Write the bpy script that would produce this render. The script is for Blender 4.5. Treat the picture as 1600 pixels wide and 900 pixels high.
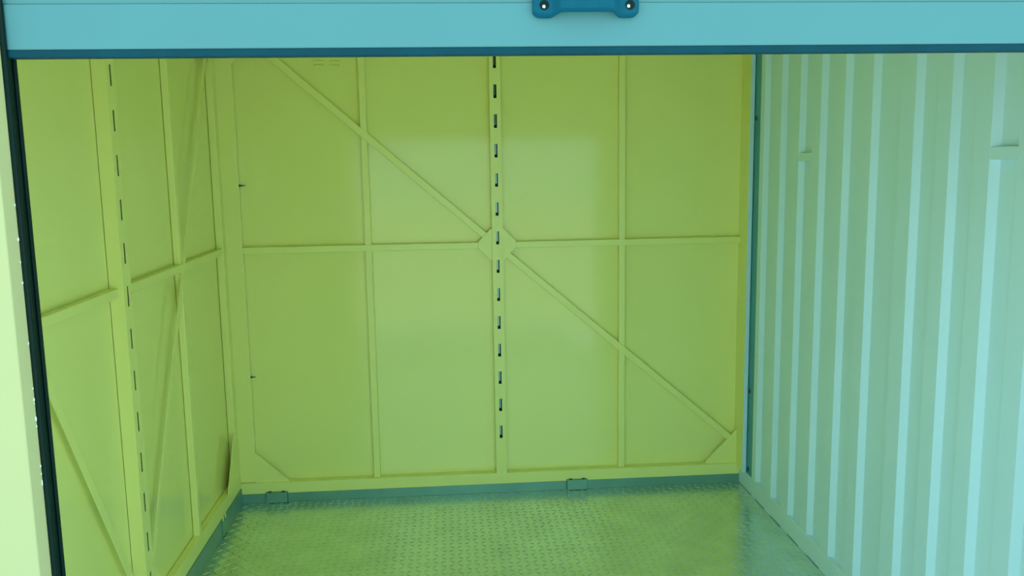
import bpy, bmesh, math, random
from mathutils import Vector, Matrix
random.seed(7)

for o in list(bpy.data.objects):
    bpy.data.objects.remove(o, do_unlink=True)
scene = bpy.context.scene
COL = scene.collection

# ------------------------------------------------------------------ camera
F_PX = 1349.1
cam_d = bpy.data.cameras.new('camera')
cam = bpy.data.objects.new('camera', cam_d)
COL.objects.link(cam)
cam_d.sensor_width = 36.0
cam_d.lens = F_PX * 36.0 / 1600.0
cam_d.clip_start = 0.02
yaw, pitch, roll = -0.073, -0.1442, 0.016
Rz = Matrix.Rotation(yaw, 3, 'Z')
Rx = Matrix.Rotation(pitch, 3, 'X')
Ry = Matrix.Rotation(roll, 3, 'Y')
Rw = Rz @ Rx @ Ry                      # columns: right, forward, up
right, fwd, up = Rw.col[0], Rw.col[1], Rw.col[2]
M3 = Matrix((right, up, -fwd)).transposed()
cam.matrix_world = Matrix.Translation((0.9086, -3.6089, 1.4251)) @ M3.to_4x4()
scene.camera = cam

# ------------------------------------------------------------------ daylight
world = bpy.data.worlds.new('overcast_sky')
scene.world = world
world.use_nodes = True
bg = world.node_tree.nodes['Background']
bg.inputs['Color'].default_value = (0.58, 1.0, 1.04, 1)
bg.inputs['Strength'].default_value = 0.78

# sun high behind the unit: its front stands in shade, the ground before it is sunlit
sun_d = bpy.data.lights.new('sun', 'SUN')
sun_d.energy = 3.3
sun_d.color = (0.92, 1.0, 0.74)
sun_d.angle = math.radians(1.5)
sun = bpy.data.objects.new('sun', sun_d)
COL.objects.link(sun)
sun.rotation_euler = Vector((-0.18, -0.64, -0.75)).to_track_quat('-Z', 'Y').to_euler()

scene.view_settings.view_transform = 'Standard'
scene.view_settings.look = 'None'
scene.view_settings.gamma = 1.0
scene.view_settings.use_curve_mapping = False
scene.view_settings.exposure = 1.31

# ------------------------------------------------------------------ materials
def mat(name, col, rough=0.5, metal=0.0, spec=0.5, var=0.04, vscale=3.0, bump=0.0, bscale=40.0, stretch=None):
    m = bpy.data.materials.new(name)
    m.use_nodes = True
    nt = m.node_tree
    b = nt.nodes['Principled BSDF']
    b.inputs['Roughness'].default_value = rough
    b.inputs['Metallic'].default_value = metal
    b.inputs['Specular IOR Level'].default_value = spec
    tc = nt.nodes.new('ShaderNodeTexCoord')
    mp = nt.nodes.new('ShaderNodeMapping')
    if stretch:
        mp.inputs['Scale'].default_value = stretch
    nt.links.new(tc.outputs['Object'], mp.inputs['Vector'])
    n = nt.nodes.new('ShaderNodeTexNoise')
    n.inputs['Scale'].default_value = vscale
    n.inputs['Detail'].default_value = 4
    nt.links.new(mp.outputs['Vector'], n.inputs['Vector'])
    r = nt.nodes.new('ShaderNodeValToRGB')
    r.color_ramp.elements[0].position = 0.3
    r.color_ramp.elements[1].position = 0.7
    r.color_ramp.elements[0].color = tuple(c * (1 - var) for c in col) + (1,)
    r.color_ramp.elements[1].color = tuple(min(1, c * (1 + var)) for c in col) + (1,)
    nt.links.new(n.outputs['Fac'], r.inputs['Fac'])
    nt.links.new(r.outputs['Color'], b.inputs['Base Color'])
    if bump > 0:
        n2 = nt.nodes.new('ShaderNodeTexNoise')
        n2.inputs['Scale'].default_value = bscale
        n2.inputs['Detail'].default_value = 2
        nt.links.new(mp.outputs['Vector'], n2.inputs['Vector'])
        bp = nt.nodes.new('ShaderNodeBump')
        bp.inputs['Strength'].default_value = bump
        bp.inputs['Distance'].default_value = 0.01
        nt.links.new(n2.outputs['Fac'], bp.inputs['Height'])
        nt.links.new(bp.outputs['Normal'], b.inputs['Normal'])
    return m

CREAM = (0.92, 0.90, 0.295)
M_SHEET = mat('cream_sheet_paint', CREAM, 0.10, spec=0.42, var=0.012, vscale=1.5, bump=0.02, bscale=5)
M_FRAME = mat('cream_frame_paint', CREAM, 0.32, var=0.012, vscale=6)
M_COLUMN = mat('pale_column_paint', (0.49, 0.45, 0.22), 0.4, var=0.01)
M_PANEL = mat('pale_corrugated_paint', (0.66, 0.88, 0.97), 0.4, var=0.012)
M_SHUTTER = mat('light_blue_shutter_paint', (0.083, 0.232, 0.272), 0.38, spec=0.35, var=0.02, vscale=4)
M_RUBBER = mat('dark_teal_rubber', (0.001, 0.048, 0.075), 0.5, spec=0.12, var=0.1, vscale=20)
M_GASKET_SHADE = mat('black_green_rubber_and_shade', (0.0006, 0.013, 0.012), 0.4, spec=0.14, var=0.1, vscale=20)  # guide rubber; also the painted shade inside slots and screw wells
M_HANDLE = mat('blue_moulded_plastic', (0.001, 0.085, 0.145), 0.42, spec=0.12, var=0.05, vscale=60, bump=0.05, bscale=400)
M_STEEL = mat('galvanised_steel', (0.42, 0.66, 0.64), 0.28, metal=1.0, var=0.06, vscale=14)
M_ZINC = mat('zinc_channel', (0.07, 0.34, 0.42), 0.45, metal=0.2, var=0.05, vscale=10)
M_KICK = mat('grey_kick_steel', (0.17, 0.36, 0.29), 0.35, metal=0.2, var=0.08, vscale=9)
M_FLOOR = mat('tread_plate_steel', (0.66, 0.80, 0.74), 0.24, metal=0.9, var=0.08, vscale=7, bump=0.06, bscale=60)
M_BACKING = mat('grey_slot_backing', (0.13, 0.22, 0.17), 0.22, metal=0.85)
M_CLIP_SHADOW = mat('painted_clip_shadow', (0.06, 0.17, 0.12), 0.5)  # shadow colour for the outline of the kick clips
M_SCREW = mat('bright_screw', (0.8, 0.9, 0.9), 0.2, metal=1.0)
M_DARKBOLT = mat('dark_bolt', (0.03, 0.11, 0.09), 0.5, metal=0.3)
M_CONC = mat('pale_concrete', (0.58, 0.66, 0.74), 0.9, var=0.08, vscale=5)
M_GROUND = mat('grey_gravel_ground', (0.55, 0.54, 0.46), 0.95, var=0.2, vscale=12)
M_FLECK = mat('white_fleck', (0.8, 0.95, 0.85), 0.6)

# ------------------------------------------------------------------ helpers
def link(name, bm, m, parent=None, bevel=0.0, smooth=False):
    bmesh.ops.recalc_face_normals(bm, faces=bm.faces)
    me = bpy.data.meshes.new(name)
    bm.to_mesh(me)
    bm.free()
    me.materials.append(m)
    if smooth:
        for p in me.polygons:
            p.use_smooth = True
    o = bpy.data.objects.new(name, me)
    COL.objects.link(o)
    if parent:
        o.parent = parent
    if bevel:
        md = o.modifiers.new('bevel', 'BEVEL')
        md.width = bevel
        md.segments = 2
        md.limit_method = 'ANGLE'
        md.harden_normals = False
    return o

def empty(name, loc=(0, 0, 0)):
    o = bpy.data.objects.new(name, None)
    o.empty_display_size = 0.1
    o.location = (0, 0, 0)
    COL.objects.link(o)
    return o

def structure(o, label=None, cat=None):
    o['kind'] = 'structure'
    if label:
        o['label'] = label
    if cat:
        o['category'] = cat
    return o

def add_prism(bm, pts, d0, d1, tf):
    a = [bm.verts.new(tf(u, z, d0)) for u, z in pts]
    b = [bm.verts.new(tf(u, z, d1)) for u, z in pts]
    n = len(pts)
    bm.faces.new(a)
    bm.faces.new(b[::-1])
    for i in range(n):
        j = (i + 1) % n
        bm.faces.new((a[i], b[i], b[j], a[j]))

def add_box(bm, x0, x1, y0, y1, z0, z1):
    add_prism(bm, [(x0, z0), (x1, z0), (x1, z1), (x0, z1)], y0, y1, lambda u, z, d: (u, d, z))

def box(name, x0, x1, y0, y1, z0, z1, m, parent=None, bevel=0.0):
    bm = bmesh.new()
    add_box(bm, x0, x1, y0, y1, z0, z1)
    return link(name, bm, m, parent, bevel)

def add_cyl(bm, c, axis, r0, r1, h, seg=14):
    """frustum from c along axis"""
    axis = Vector(axis).normalized()
    q = Vector((0, 0, 1)).rotation_difference(axis).to_matrix().to_4x4()
    mtx = Matrix.Translation(Vector(c) + axis * h / 2) @ q
    bmesh.ops.create_cone(bm, cap_ends=True, segments=seg, radius1=r0, radius2=r1, depth=h, matrix=mtx)

# wall coordinate frames: u along the wall, z up, d out of the wall into the room
BACK = lambda u, z, d: (u, -d, z)          # sheet face at d = -0.03
LEFT = lambda u, z, d: (d, -u, z)          # u = distance from the back corner

def rect(u0, u1, z0, z1):
    return [(u0, z0), (u1, z0), (u1, z1), (u0, z1)]

def part(name, tf, pts, d0, d1, m, parent, bevel=0.002):
    bm = bmesh.new()
    add_prism(bm, pts, d0, d1, tf)
    return link(name, bm, m, parent, bevel)

def bar(u0, z0, u1, z1, w):
    d = Vector((u1 - u0, z1 - z0)).normalized()
    n = Vector((-d.y, d.x)) * w / 2
    return [(u0 + n.x, z0 + n.y), (u0 - n.x, z0 - n.y), (u1 - n.x, z1 - n.y), (u1 + n.x, z1 + n.y)]

def slotted_post(tf, uc, w, d_face, d_back, z0, z1, slots, sw, sh, parent, label, lit_edge=0.18):
    """hollow folded upright with real slot openings in its face"""
    bm = bmesh.new()
    us = [uc - w / 2, uc - sw / 2, uc + sw / 2, uc + w / 2]
    zs = [z0]
    holes = set()
    for zc in sorted(slots):
        if zc - sh / 2 > z0 + 0.01 and zc + sh / 2 < z1 - 0.01:
            zs += [zc - sh / 2, zc + sh / 2]
            holes.add(len(zs) - 2)
    zs.append(z1)
    t = 0.0009
    for d in (d_face, d_face - t):
        vv = [[bm.verts.new(tf(u, z, d)) for u in us] for z in zs]
        for j in range(len(zs) - 1):
            for i in range(3):
                if i == 1 and j in holes:
                    continue
                bm.faces.new((vv[j][i], vv[j][i + 1], vv[j + 1][i + 1], vv[j + 1][i]))
    for j in holes:
        a, b = zs[j], zs[j + 1]
        ring = [(us[1], a), (us[2], a), (us[2], b), (us[1], b)]
        for k in range(4):
            p, q = ring[k], ring[(k + 1) % 4]
            bm.faces.new([bm.verts.new(tf(*p, d_face)), bm.verts.new(tf(*q, d_face)),
                          bm.verts.new(tf(*q, d_face - t)), bm.verts.new(tf(*p, d_face - t))])
    for s in (0, 3):
        bm.faces.new([bm.verts.new(tf(us[s], z0, d_face)), bm.verts.new(tf(us[s], z1, d_face)),
                      bm.verts.new(tf(us[s], z1, d_back)), bm.verts.new(tf(us[s], z0, d_back))])
    for z in (z0, z1):
        bm.faces.new([bm.verts.new(tf(us[0], z, d_face)), bm.verts.new(tf(us[3], z, d_face)),
                      bm.verts.new(tf(us[3], z, d_back)), bm.verts.new(tf(us[0], z, d_back))])
    bmesh.ops.remove_doubles(bm, verts=bm.verts, dist=1e-5)
    o = link('slotted_upright', bm, M_FRAME, parent)
    o['label'] = label
    part('slot_shade_sheet', tf, rect(uc - w * 0.42, uc + w * 0.42, z0 + 0.005, z1 - 0.005),
         d_face - 0.019, d_face - 0.016, M_GASKET_SHADE, o, 0)  # near-black sheet paints the shade inside the hollow upright
    bm = bmesh.new()
    for zc in slots:
        if lit_edge is not None and zc - sh / 2 > z0 + 0.01 and zc + sh / 2 < z1 - 0.01:
            add_prism(bm, rect(uc - sw * 0.8, uc + sw * lit_edge, zc - sh * 0.27, zc + sh * 0.62), d_face - 0.0075, d_face - 0.0055, tf)  # plate stops short, leaving dark sheet as shadow at the slot's right and foot
    if lit_edge is None:
        bm.free()
    else:
        link('slot_lit_plates', bm, M_BACKING, o)
    return o

TOP = 2.08
W = 2.173
YF = -2.30
XC = 1.117           # middle of the shutter opening

# ------------------------------------------------------------------ floor, ceiling, ground
ground = box('ground', -30, 30, -30, 30, -0.16, -0.10, M_GROUND)
structure(ground, 'grey gravel ground outside the storage unit', 'ground')
apron = box('apron', -6, 8, -4.5, -2.36, -0.10, -0.085, M_CONC)
structure(apron, 'pale concrete strip in front of the shutter', 'paving')
floor = box('floor', -0.06, 2.25, -2.33, 0.05, -0.05, 0.0, M_FLOOR)
structure(floor, 'galvanised tread plate floor with raised lozenge pattern', 'floor')

bm = bmesh.new()
P = 0.030
nx, ny = int(2.17 / P), int(2.3 / P)
for i in range(nx):
    for j in range(ny):
        cx, cy = 0.022 + i * P, -0.018 - j * P
        a = math.radians(45) if (i + j) % 2 else math.radians(-45)
        ca, sa = math.cos(a), math.sin(a)
        L, Wd, H = 0.0145, 0.0048, 0.0018
        def v(x, y, z):
            return bm.verts.new((cx + x * ca - y * sa, cy + x * sa + y * ca, z))
        b0, b1, b2, b3 = v(-L, 0, 0.0001), v(0, -Wd, 0.0001), v(L, 0, 0.0001), v(0, Wd, 0.0001)
        t0, t1, t2, t3 = v(-L * .6, 0, H), v(0, -Wd * .5, H), v(L * .6, 0, H), v(0, Wd * .5, H)
        for f in ((t0, t1, t2, t3), (b0, b1, t1, t0), (b1, b2, t2, t1), (b2, b3, t3, t2), (b3, b0, t0, t3)):
            bm.faces.new(f)
tread = link('tread_lozenges', bm, M_FLOOR, floor)
tread['kind'] = 'stuff'

ceiling = box('ceiling', -0.10, 2.30, -2.36, 0.10, TOP, TOP + 0.04, M_SHEET)
structure(ceiling, 'cream painted sheet steel roof above the storage bay', 'ceiling')

# ------------------------------------------------------------------ back wall
wb = structure(empty('wall_back'), 'cream steel back wall with studs, rail and long diagonal brace', 'wall')
zt = 1.97
stud_u = (0.576, 1.645)
post_u = 1.1145
# four sheets, one to each bay
edges = [-0.06, 0.576, post_u, 1.645, 2.26]
for a, b in zip(edges[:-1], edges[1:]):
    part('sheet_panel', BACK, rect(a, b, 0.0, TOP), -0.034, -0.030, M_SHEET, wb, 0)
part('top_rail', BACK, rect(0.0, 2.24, zt, TOP - 0.002), -0.03, 0.0, M_FRAME, wb)
part('bottom_rail', BACK, rect(0.0, 2.172, 0.041, 0.089), -0.0285, 0.012, M_FRAME, wb)
part('stile', BACK, rect(-0.028, 0.064, 0.090, zt), -0.0285, 0.0, M_FRAME, wb)
part('stile', BACK, rect(2.159, 2.1715, 0.079, zt), -0.03, 0.0895, M_FRAME, wb)
for u in stud_u:
    part('stud', BACK, rect(u - 0.0135, u + 0.0135, 0.082, zt), -0.0285, -0.004, M_FRAME, wb)
zr0, zr1 = 1.069, 1.096
part('mid_rail', BACK, rect(0.064, 1.06, zr0, zr1), -0.0285, -0.0025, M_FRAME, wb)
part('mid_rail', BACK, rect(1.17, 2.159, zr0, zr1), -0.0285, -0.0025, M_FRAME, wb)
# long diagonal in two lengths that meet behind the centre plate
part('diagonal_brace', BACK, bar(0.075, 1.985, 1.075, 1.113, 0.028), -0.03, -0.001, M_FRAME, wb)
part('diagonal_brace', BACK, bar(1.155, 1.043, 2.150, 0.186, 0.028), -0.03, -0.001, M_FRAME, wb)
# corner and centre gusset plates
part('gusset_plate', BACK, [(1.033, 1.098), (1.086, 1.152), (1.094, 1.152), (1.094, 1.020), (1.086, 1.020), (1.033, 1.072)],
     -0.0022, 0.0008, M_FRAME, wb, 0.0008)
part('gusset_plate', BACK, [(1.135, 1.152), (1.143, 1.152), (1.193, 1.098), (1.193, 1.076), (1.143, 1.020), (1.135, 1.020)],
     -0.0022, 0.0008, M_FRAME, wb, 0.0008)
part('gusset_plate', BACK, [(0.060, 0.088), (0.200, 0.088), (0.200, 0.094), (0.070, 0.216), (0.060, 0.222)], -0.003, 0.0015, M_FRAME, wb, 0.0008)
part('gusset_plate', BACK, [(2.020, 0.088), (2.175, 0.088), (2.175, 0.245), (2.162, 0.245), (2.020, 0.098)], -0.003, 0.0015, M_FRAME, wb, 0.0008)
part('gusset_plate', BACK, [(0.055, 1.830), (0.062, 1.830), (0.205, 1.975), (0.205, 1.985), (0.055, 1.985)], -0.003, 0.0015, M_FRAME, wb, 0.0008)
slotted_post(BACK, post_u, 0.046, 0.010, -0.0285, 0.088, zt, [1.8347 + 0.12 - 0.12 * i for i in range(0, 15)], 0.0125, 0.055, wb,
             'cream upright with a row of dark shelf slots in mid wall')
# louvre vent pressed into the first bay
for zi in range(6):
    for u in (0.384, 0.4475):
        zc = 1.905 - zi * 0.0168
        bm = bmesh.new()
        add_prism(bm, [(-0.0305, zc - 0.001), (-0.0225, zc + 0.0055), (-0.0305, zc + 0.009)], u, u + 0.039, lambda d, z, x: BACK(x, z, d))
        link('vent_louvre', bm, M_SHEET, wb)
for u, z in ((0.4955, 1.845), (0.4955, 1.805), (0.372, 1.845)):
    bm = bmesh.new()
    add_cyl(bm, BACK(u, z, -0.031), (0, -1, 0), 0.0045, 0.003, 0.004, 10)
    link('vent_rivet', bm, M_FRAME, wb)
# screw tips standing out of the corner stile
for z, s in ((1.349, 0.75), (0.548, 0.65)):
    bm = bmesh.new()
    add_cyl(bm, (0.062, 0.010, z), (1, 0, 0), 0.0075 * s, 0.0075 * s, 0.006, 10)
    add_cyl(bm, (0.067, 0.010, z), (1, 0, 0), 0.006 * s, 0.001, 0.030 * s, 10)
    link('screw_tip', bm, M_DARKBOLT, wb)
# steel kick strip with its two cover clips
part('kick_strip', BACK, rect(-0.004, 2.172, 0.0, 0.0405), -0.03, 0.010, M_KICK, wb, 0.001)
for u0 in (1.400, 0.105):
    k = part('kick_clip', BACK, rect(u0, u0 + 0.088, 0.002, 0.047), 0.0125, 0.0215, M_KICK, wb, 0.0012)
    part('clip_shadow', BACK, rect(u0 - 0.002, u0 + 0.090, 0.001, 0.0485), 0.0105, 0.0124, M_CLIP_SHADOW, k, 0)  # dark plate stands in for the shadow gap round the clip
    for du in (0.016, 0.072):
        part('clip_tab', BACK, rect(u0 + du - 0.007, u0 + du + 0.007, 0.0472, 0.052), 0.0125, 0.0190, M_DARKBOLT, k, 0.0006)

# ------------------------------------------------------------------ left wall
wl = structure(empty('wall_left'), 'cream steel left wall with slotted upright and two slanting braces', 'wall')
LU = 1.142
SB = ((0.05, 1.968), (1.105, 0.202), (1.168, 0.150), (2.21, 1.935))   # ends of the two straps
edges = [-0.04, 0.585, LU, 1.70, 2.32]
for a, b in zip(edges[:-1], edges[1:]):
    part('sheet_panel', LEFT, rect(a, b, 0.0, TOP), -0.034, -0.030, M_SHEET, wl, 0)
part('top_rail', LEFT, rect(0.0, 2.29, zt, TOP - 0.002), -0.03, 0.0, M_FRAME, wl)
part('bottom_rail', LEFT, rect(0.0, 2.29, 0.068, 0.121), -0.0285, 0.0, M_FRAME, wl)
part('stile', LEFT, rect(0.0, 0.050, 0.121, zt), -0.0285, -0.001, M_FRAME, wl)
part('stile', LEFT, rect(2.22, 2.28, 0.121, zt), -0.03, -0.001, M_FRAME, wl)
for u in (0.585, 1.70):
    part('stud', LEFT, rect(u - 0.014, u + 0.014, 0.112, zt), -0.0285, -0.006, M_FRAME, wl)
for a, b in ((0.0, 0.058), (0.04, 1.125), (1.16, 2.24)):
    if b > 0.1:
        part('mid_rail', LEFT, rect(a, b, 1.071, 1.098), -0.0285, -0.003, M_FRAME, wl)
part('slant_brace', LEFT, bar(SB[0][0], SB[0][1], SB[1][0], SB[1][1], 0.026), -0.0055, -0.0032, M_FRAME, wl, 0.0006)
part('slant_brace', LEFT, bar(SB[2][0], SB[2][1], SB[3][0], SB[3][1], 0.026), -0.0055, -0.0032, M_FRAME, wl, 0.0006)
part('gusset_plate', LEFT, [(0.045, 0.118), (0.205, 0.118), (0.205, 0.135), (0.075, 0.325), (0.045, 0.325)], -0.003, 0.001, M_FRAME, wl, 0.0008)
part('gusset_plate', LEFT, [(0.045, 1.830), (0.075, 1.830), (0.205, 1.965), (0.205, 1.985), (0.045, 1.985)], -0.003, 0.001, M_FRAME, wl, 0.0008)
part('gusset_plate', LEFT, [(1.03, 0.118), (1.25, 0.118), (1.25, 0.18), (1.21, 0.245), (1.08, 0.245), (1.03, 0.18)], -0.003, 0.001, M_FRAME, wl, 0.0008)
slotted_post(LEFT, LU, 0.060, 0.010, -0.0285, 0.119, zt, [1.676 + 0.242 - 0.1210 * i for i in range(0, 15)], 0.0105, 0.057, wl,
             'cream upright with narrow shelf slots on the left wall', None)
bm = bmesh.new()
add_cyl(bm, LEFT(0.012, 1.103, 0.0), (1, 0, 0), 0.0065, 0.0055, 0.004, 12)
add_cyl(bm, LEFT(0.012, 1.103, 0.004), (1, 0, 0), 0.003, 0.003, 0.002, 10)
link('rail_bolt', bm, M_FRAME, wl)
part('kick_strip', LEFT, rect(-0.002, 2.29, 0.0, 0.067), -0.03, 0.004, M_KICK, wl, 0.001)
k = part('kick_clip', LEFT, rect(0.29, 0.345, 0.004, 0.062), 0.004, 0.009, M_KICK, wl, 0.0012)
for u in (0.30, 0.335):
    part('clip_tab', LEFT, rect(u - 0.003, u + 0.003, 0.058, 0.084), 0.004, 0.008, M_FRAME, k, 0.0006)

# ------------------------------------------------------------------ right wall: corrugated steel divider
wr = structure(empty('wall_right'), 'pale green corrugated steel divider wall with vertical ribs', 'wall')
DV = 0.018
starts = [-0.204, -0.379, -0.553, -0.728, -0.905, -1.086, -1.323, -1.495, -1.661, -1.826, -1.99, -2.155]
prof = [(-0.162, W + 0.006), (-0.163, W)]
valleys = []
for i, s in enumerate(starts):
    prof += [(s, W), (s - 0.015, W + DV)]
    nxt = starts[i + 1] if i + 1 < len(starts) else -2.32
    cw = 0.076 if i == 5 else 0.064
    prof += [(nxt + cw + 0.013, W + DV), (nxt + cw, W)]
    valleys.append((s, nxt + cw))
prof.append((-2.33, W))
SPLIT = 2 + 4 * 5 + 2        # index of the point after which the wide valley lies

def sheet(pts, name):
    bm = bmesh.new()
    z0, z1 = 0.0, TOP
    t = 0.002
    fa = [[bm.verts.new((x, y, z)) for y, x in pts] for z in (z0, z1)]
    fb = [[bm.verts.new((x + t, y, z)) for y, x in pts] for z in (z0, z1)]
    for i in range(len(pts) - 1):
        bm.faces.new((fa[0][i], fa[0][i + 1], fa[1][i + 1], fa[1][i]))
        bm.faces.new((fb[0][i], fb[1][i], fb[1][i + 1], fb[0][i + 1]))
        for k in (0, 1):
            bm.faces.new((fa[k][i], fb[k][i], fb[k][i + 1], fa[k][i + 1]))
    for i in (0, -1):
        bm.faces.new((fa[0][i], fa[1][i], fb[1][i], fb[0][i]))
    o = link(name, bm, M_PANEL, wr, 0.0025)
    return o
mid_y = -1.17
sheet(prof[:SPLIT] + [(mid_y, W + DV)], 'corrugated_sheet')
sheet([(mid_y + 0.012, W + DV - 0.0005), (mid_y, W + DV - 0.0005)] + prof[SPLIT:], 'corrugated_sheet')
box('bottom_rail', W - 0.001, W + 0.03, -2.33, 0.028, 0.003, 0.076, M_PANEL, wr, 0.0015)
# edge channel by the back wall: bright lip, recessed zinc web
ch = box('edge_channel', W + 0.001, W + 0.012, -0.164, 0.029, 0.078, TOP, M_ZINC, wr)
ch['label'] = 'dark zinc channel along the rear edge of the divider'
box('channel_lip', W - 0.0185, W - 0.0015, -0.097, -0.0905, 0.078, TOP, M_PANEL, ch, 0.001)
for z in (1.588, 0.445, 0.098):
    bm = bmesh.new()
    add_cyl(bm, (W + 0.002, -0.116, z), (-1, 0, 0), 0.011, 0.009, 0.004, 14)
    add_cyl(bm, (W - 0.002, -0.116, z), (-1, 0, 0), 0.006, 0.006, 0.003, 6)
    link('channel_bolt', bm, M_DARKBOLT, wr)
# short bridging plates across two of the valleys
for vi in (2, 8):
    a, b = valleys[vi]
    bm = bmesh.new()
    add_box(bm, W + 0.0005, W + DV, b - 0.004, a + 0.002, 1.414, 1.444)
    link('bridge_plate', bm, M_PANEL, wr, 0.002)
for i, (y, z) in enumerate([(-0.457, 0.064), (-0.640, 0.064), (-0.813, 0.064), (-0.985, 0.064), (-1.16, 0.064), (-1.39, 0.064)]):
    bm = bmesh.new()
    add_cyl(bm, (W, y, z), (-1, 0, 0), 0.005, 0.003, 0.0025, 10)
    link('rail_rivet', bm, M_PANEL, wr)

# ------------------------------------------------------------------ front frame
wf = structure(empty('wall_front'), 'pale cream front frame around the shutter opening', 'wall')
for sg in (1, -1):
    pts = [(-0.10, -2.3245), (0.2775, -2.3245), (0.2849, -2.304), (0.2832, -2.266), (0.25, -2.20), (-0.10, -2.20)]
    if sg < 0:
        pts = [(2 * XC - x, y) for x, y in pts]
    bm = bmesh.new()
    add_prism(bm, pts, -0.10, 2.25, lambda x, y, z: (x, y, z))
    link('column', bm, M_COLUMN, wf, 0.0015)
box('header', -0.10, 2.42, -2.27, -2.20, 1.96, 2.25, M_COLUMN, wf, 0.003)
box('sill', 0.2855, 2 * XC - 0.2855, -2.322, -2.20, -0.10, -0.001, M_KICK, wf, 0.002)

# ------------------------------------------------------------------ shutter guides
def guide(sgn, label):
    def X(v):
        return v if sgn > 0 else 2 * XC - v
    g = empty('shutter_guide')
    g['label'] = label
    g['category'] = 'guide rail'
    g['group'] = 'shutter guide rails'
    def strip(name, a, b, y0, y1, m, par, bev=0.0015):
        x0, x1 = sorted((X(a), X(b)))
        return box(name, x0, x1, y0, y1, 0.0, 1.955, m, par, bev)
    strip('channel', 0.2834, 0.2849, -2.3030, -2.2660, M_GASKET_SHADE, g, 0.0005)
    strip('outer_lip', 0.2850, 0.2924, -2.3040, -2.2975, M_GASKET_SHADE, g, 0.0022)
    strip('inner_lip', 0.2850, 0.2895, -2.2740, -2.2660, M_GASKET_SHADE, g, 0.0018)
    strip('brush_seal', 0.2850, 0.2862, -2.2900, -2.2750, M_GASKET_SHADE, g, 0.0004)
    # small white flecks along the outer edge
    bm = bmesh.new()
    for i in range(26):
        z = random.uniform(0.15, 1.55)
        r = random.uniform(0.0008, 0.0019)
        mt = Matrix.Translation((X(0.2847), -2.3045, z)) @ Matrix.Diagonal((0.8, 0.7, random.uniform(1, 2.6), 1))
        bmesh.ops.create_icosphere(bm, subdivisions=1, radius=r, matrix=mt)
    fl = link('white_flecks', bm, M_FLECK, g)
    fl['kind'] = 'stuff'
    return g
guide(1, 'dark ribbed rubber shutter guide on the left column')
guide(-1, 'dark ribbed rubber shutter guide on the right column')

# ------------------------------------------------------------------ roller shutter, half raised
sh = empty('roller_shutter')
sh['label'] = 'light blue slatted roller shutter raised above the opening'
sh['category'] = 'shutter'
XL, XR = 0.2903, 2 * XC - 0.2903
bot = box('bottom_bar', XL, XR, -2.2965, -2.2760, 1.5945, 1.6578, M_SHUTTER, sh, 0.002)
sl = box('bottom_seal', XL, XR, -2.2970, -2.2755, 1.5835, 1.5943, M_RUBBER, sh, 0.0018)
sl['label'] = 'dark rubber seal along the bottom bar'
def slat_mesh():
    bm = bmesh.new()
    n = 10
    H = 0.0635
    pts = []
    for i in range(n + 1):
        t = i / n
        pts.append((-0.0015 - 0.0045 * math.sin(math.pi * t) ** 0.6 - 0.0, t * H))
    back = [(y + 0.010, z) for y, z in pts]
    ring = pts + back[::-1]
    add_prism(bm, ring, XL, XR, lambda y, z, x: (x, y, z))
    bmesh.ops.recalc_face_normals(bm, faces=bm.faces)
    me = bpy.data.meshes.new('slat')
    bm.to_mesh(me)
    bm.free()
    me.materials.append(M_SHUTTER)
    return me
sm = slat_mesh()
for i in range(6):
    o = bpy.data.objects.new('slat', sm)
    COL.objects.link(o)
    o.parent = sh
    o.location = (0, -2.2925, 1.6581 + i * 0.0638)

# moulded pull handle on the bottom bar
def handle():
    x0, x1 = 1.041, 1.198
    zc = 1.6545
    yb = -2.2966
    bm = bmesh.new()
    n = 28
    rows = []
    for i in range(n + 1):
        t = i / n
        x = x0 + (x1 - x0) * t
        e = min(t, 1 - t) * (x1 - x0)              # distance from the nearer end
        s = max(0.0, min(1.0, (e - 0.026) / 0.016))
        s = s * s * (3 - 2 * s)
        out = 0.013 + 0.015 * s                      # how far the face stands out
        inn = 0.0 + 0.019 * s                        # underside of the grip leaves the shutter
        zb = zc - 0.0195 + 0.0058 * s
        ztp = zc + 0.0195 - 0.0040 * s
        c = max(0.0, 0.010 - e)                      # rounded ends
        zb += c * c / 0.010 * 0.6
        ct = max(0.0, 0.013 - e)
        ztp -= ct * 0.95
        rows.append((x, yb - out, yb - inn, zb, ztp))
    prev = None
    for (x, yo, yi, zb, ztp) in rows:
        b = 0.005
        ring = [bm.verts.new(p) for p in ((x, yi, zb), (x, yo + b, zb), (x, yo, zb + b), (x, yo, ztp - b), (x, yo + b, ztp), (x, yi, ztp))]
        if prev:
            for k in range(6):
                bm.faces.new((prev[k], prev[(k + 1) % 6], ring[(k + 1) % 6], ring[k]))
        else:
            bm.faces.new(ring)
        prev = ring
    bm.faces.new(prev[::-1])
    h = link('handle', bm, M_HANDLE, sh, 0.0015)
    h['label'] = 'blue moulded plastic pull handle with two screws'
    # dark discs paint shade in screw wells; domed heads offset to where they glint
    for x, dx, dz in ((1.0575, -0.0005, -0.0022), (1.1845, -0.0025, -0.0018)):
        bm = bmesh.new()
        add_cyl(bm, (x, yb - 0.0128, zc - 0.0025), (0, -1, 0), 0.0072, 0.0070, 0.0007, 20)
        link('screw_well_shade', bm, M_GASKET_SHADE, h, 0)
        bm = bmesh.new()
        mt = Matrix.Translation((x + dx, yb - 0.0135, zc - 0.0025 + dz)) @ Matrix.Diagonal((1, 0.5, 1, 1))
        bmesh.ops.create_uvsphere(bm, u_segments=16, v_segments=10, radius=0.0027, matrix=mt)
        link('screw', bm, M_SCREW, h, 0, True)
    return h
handle()
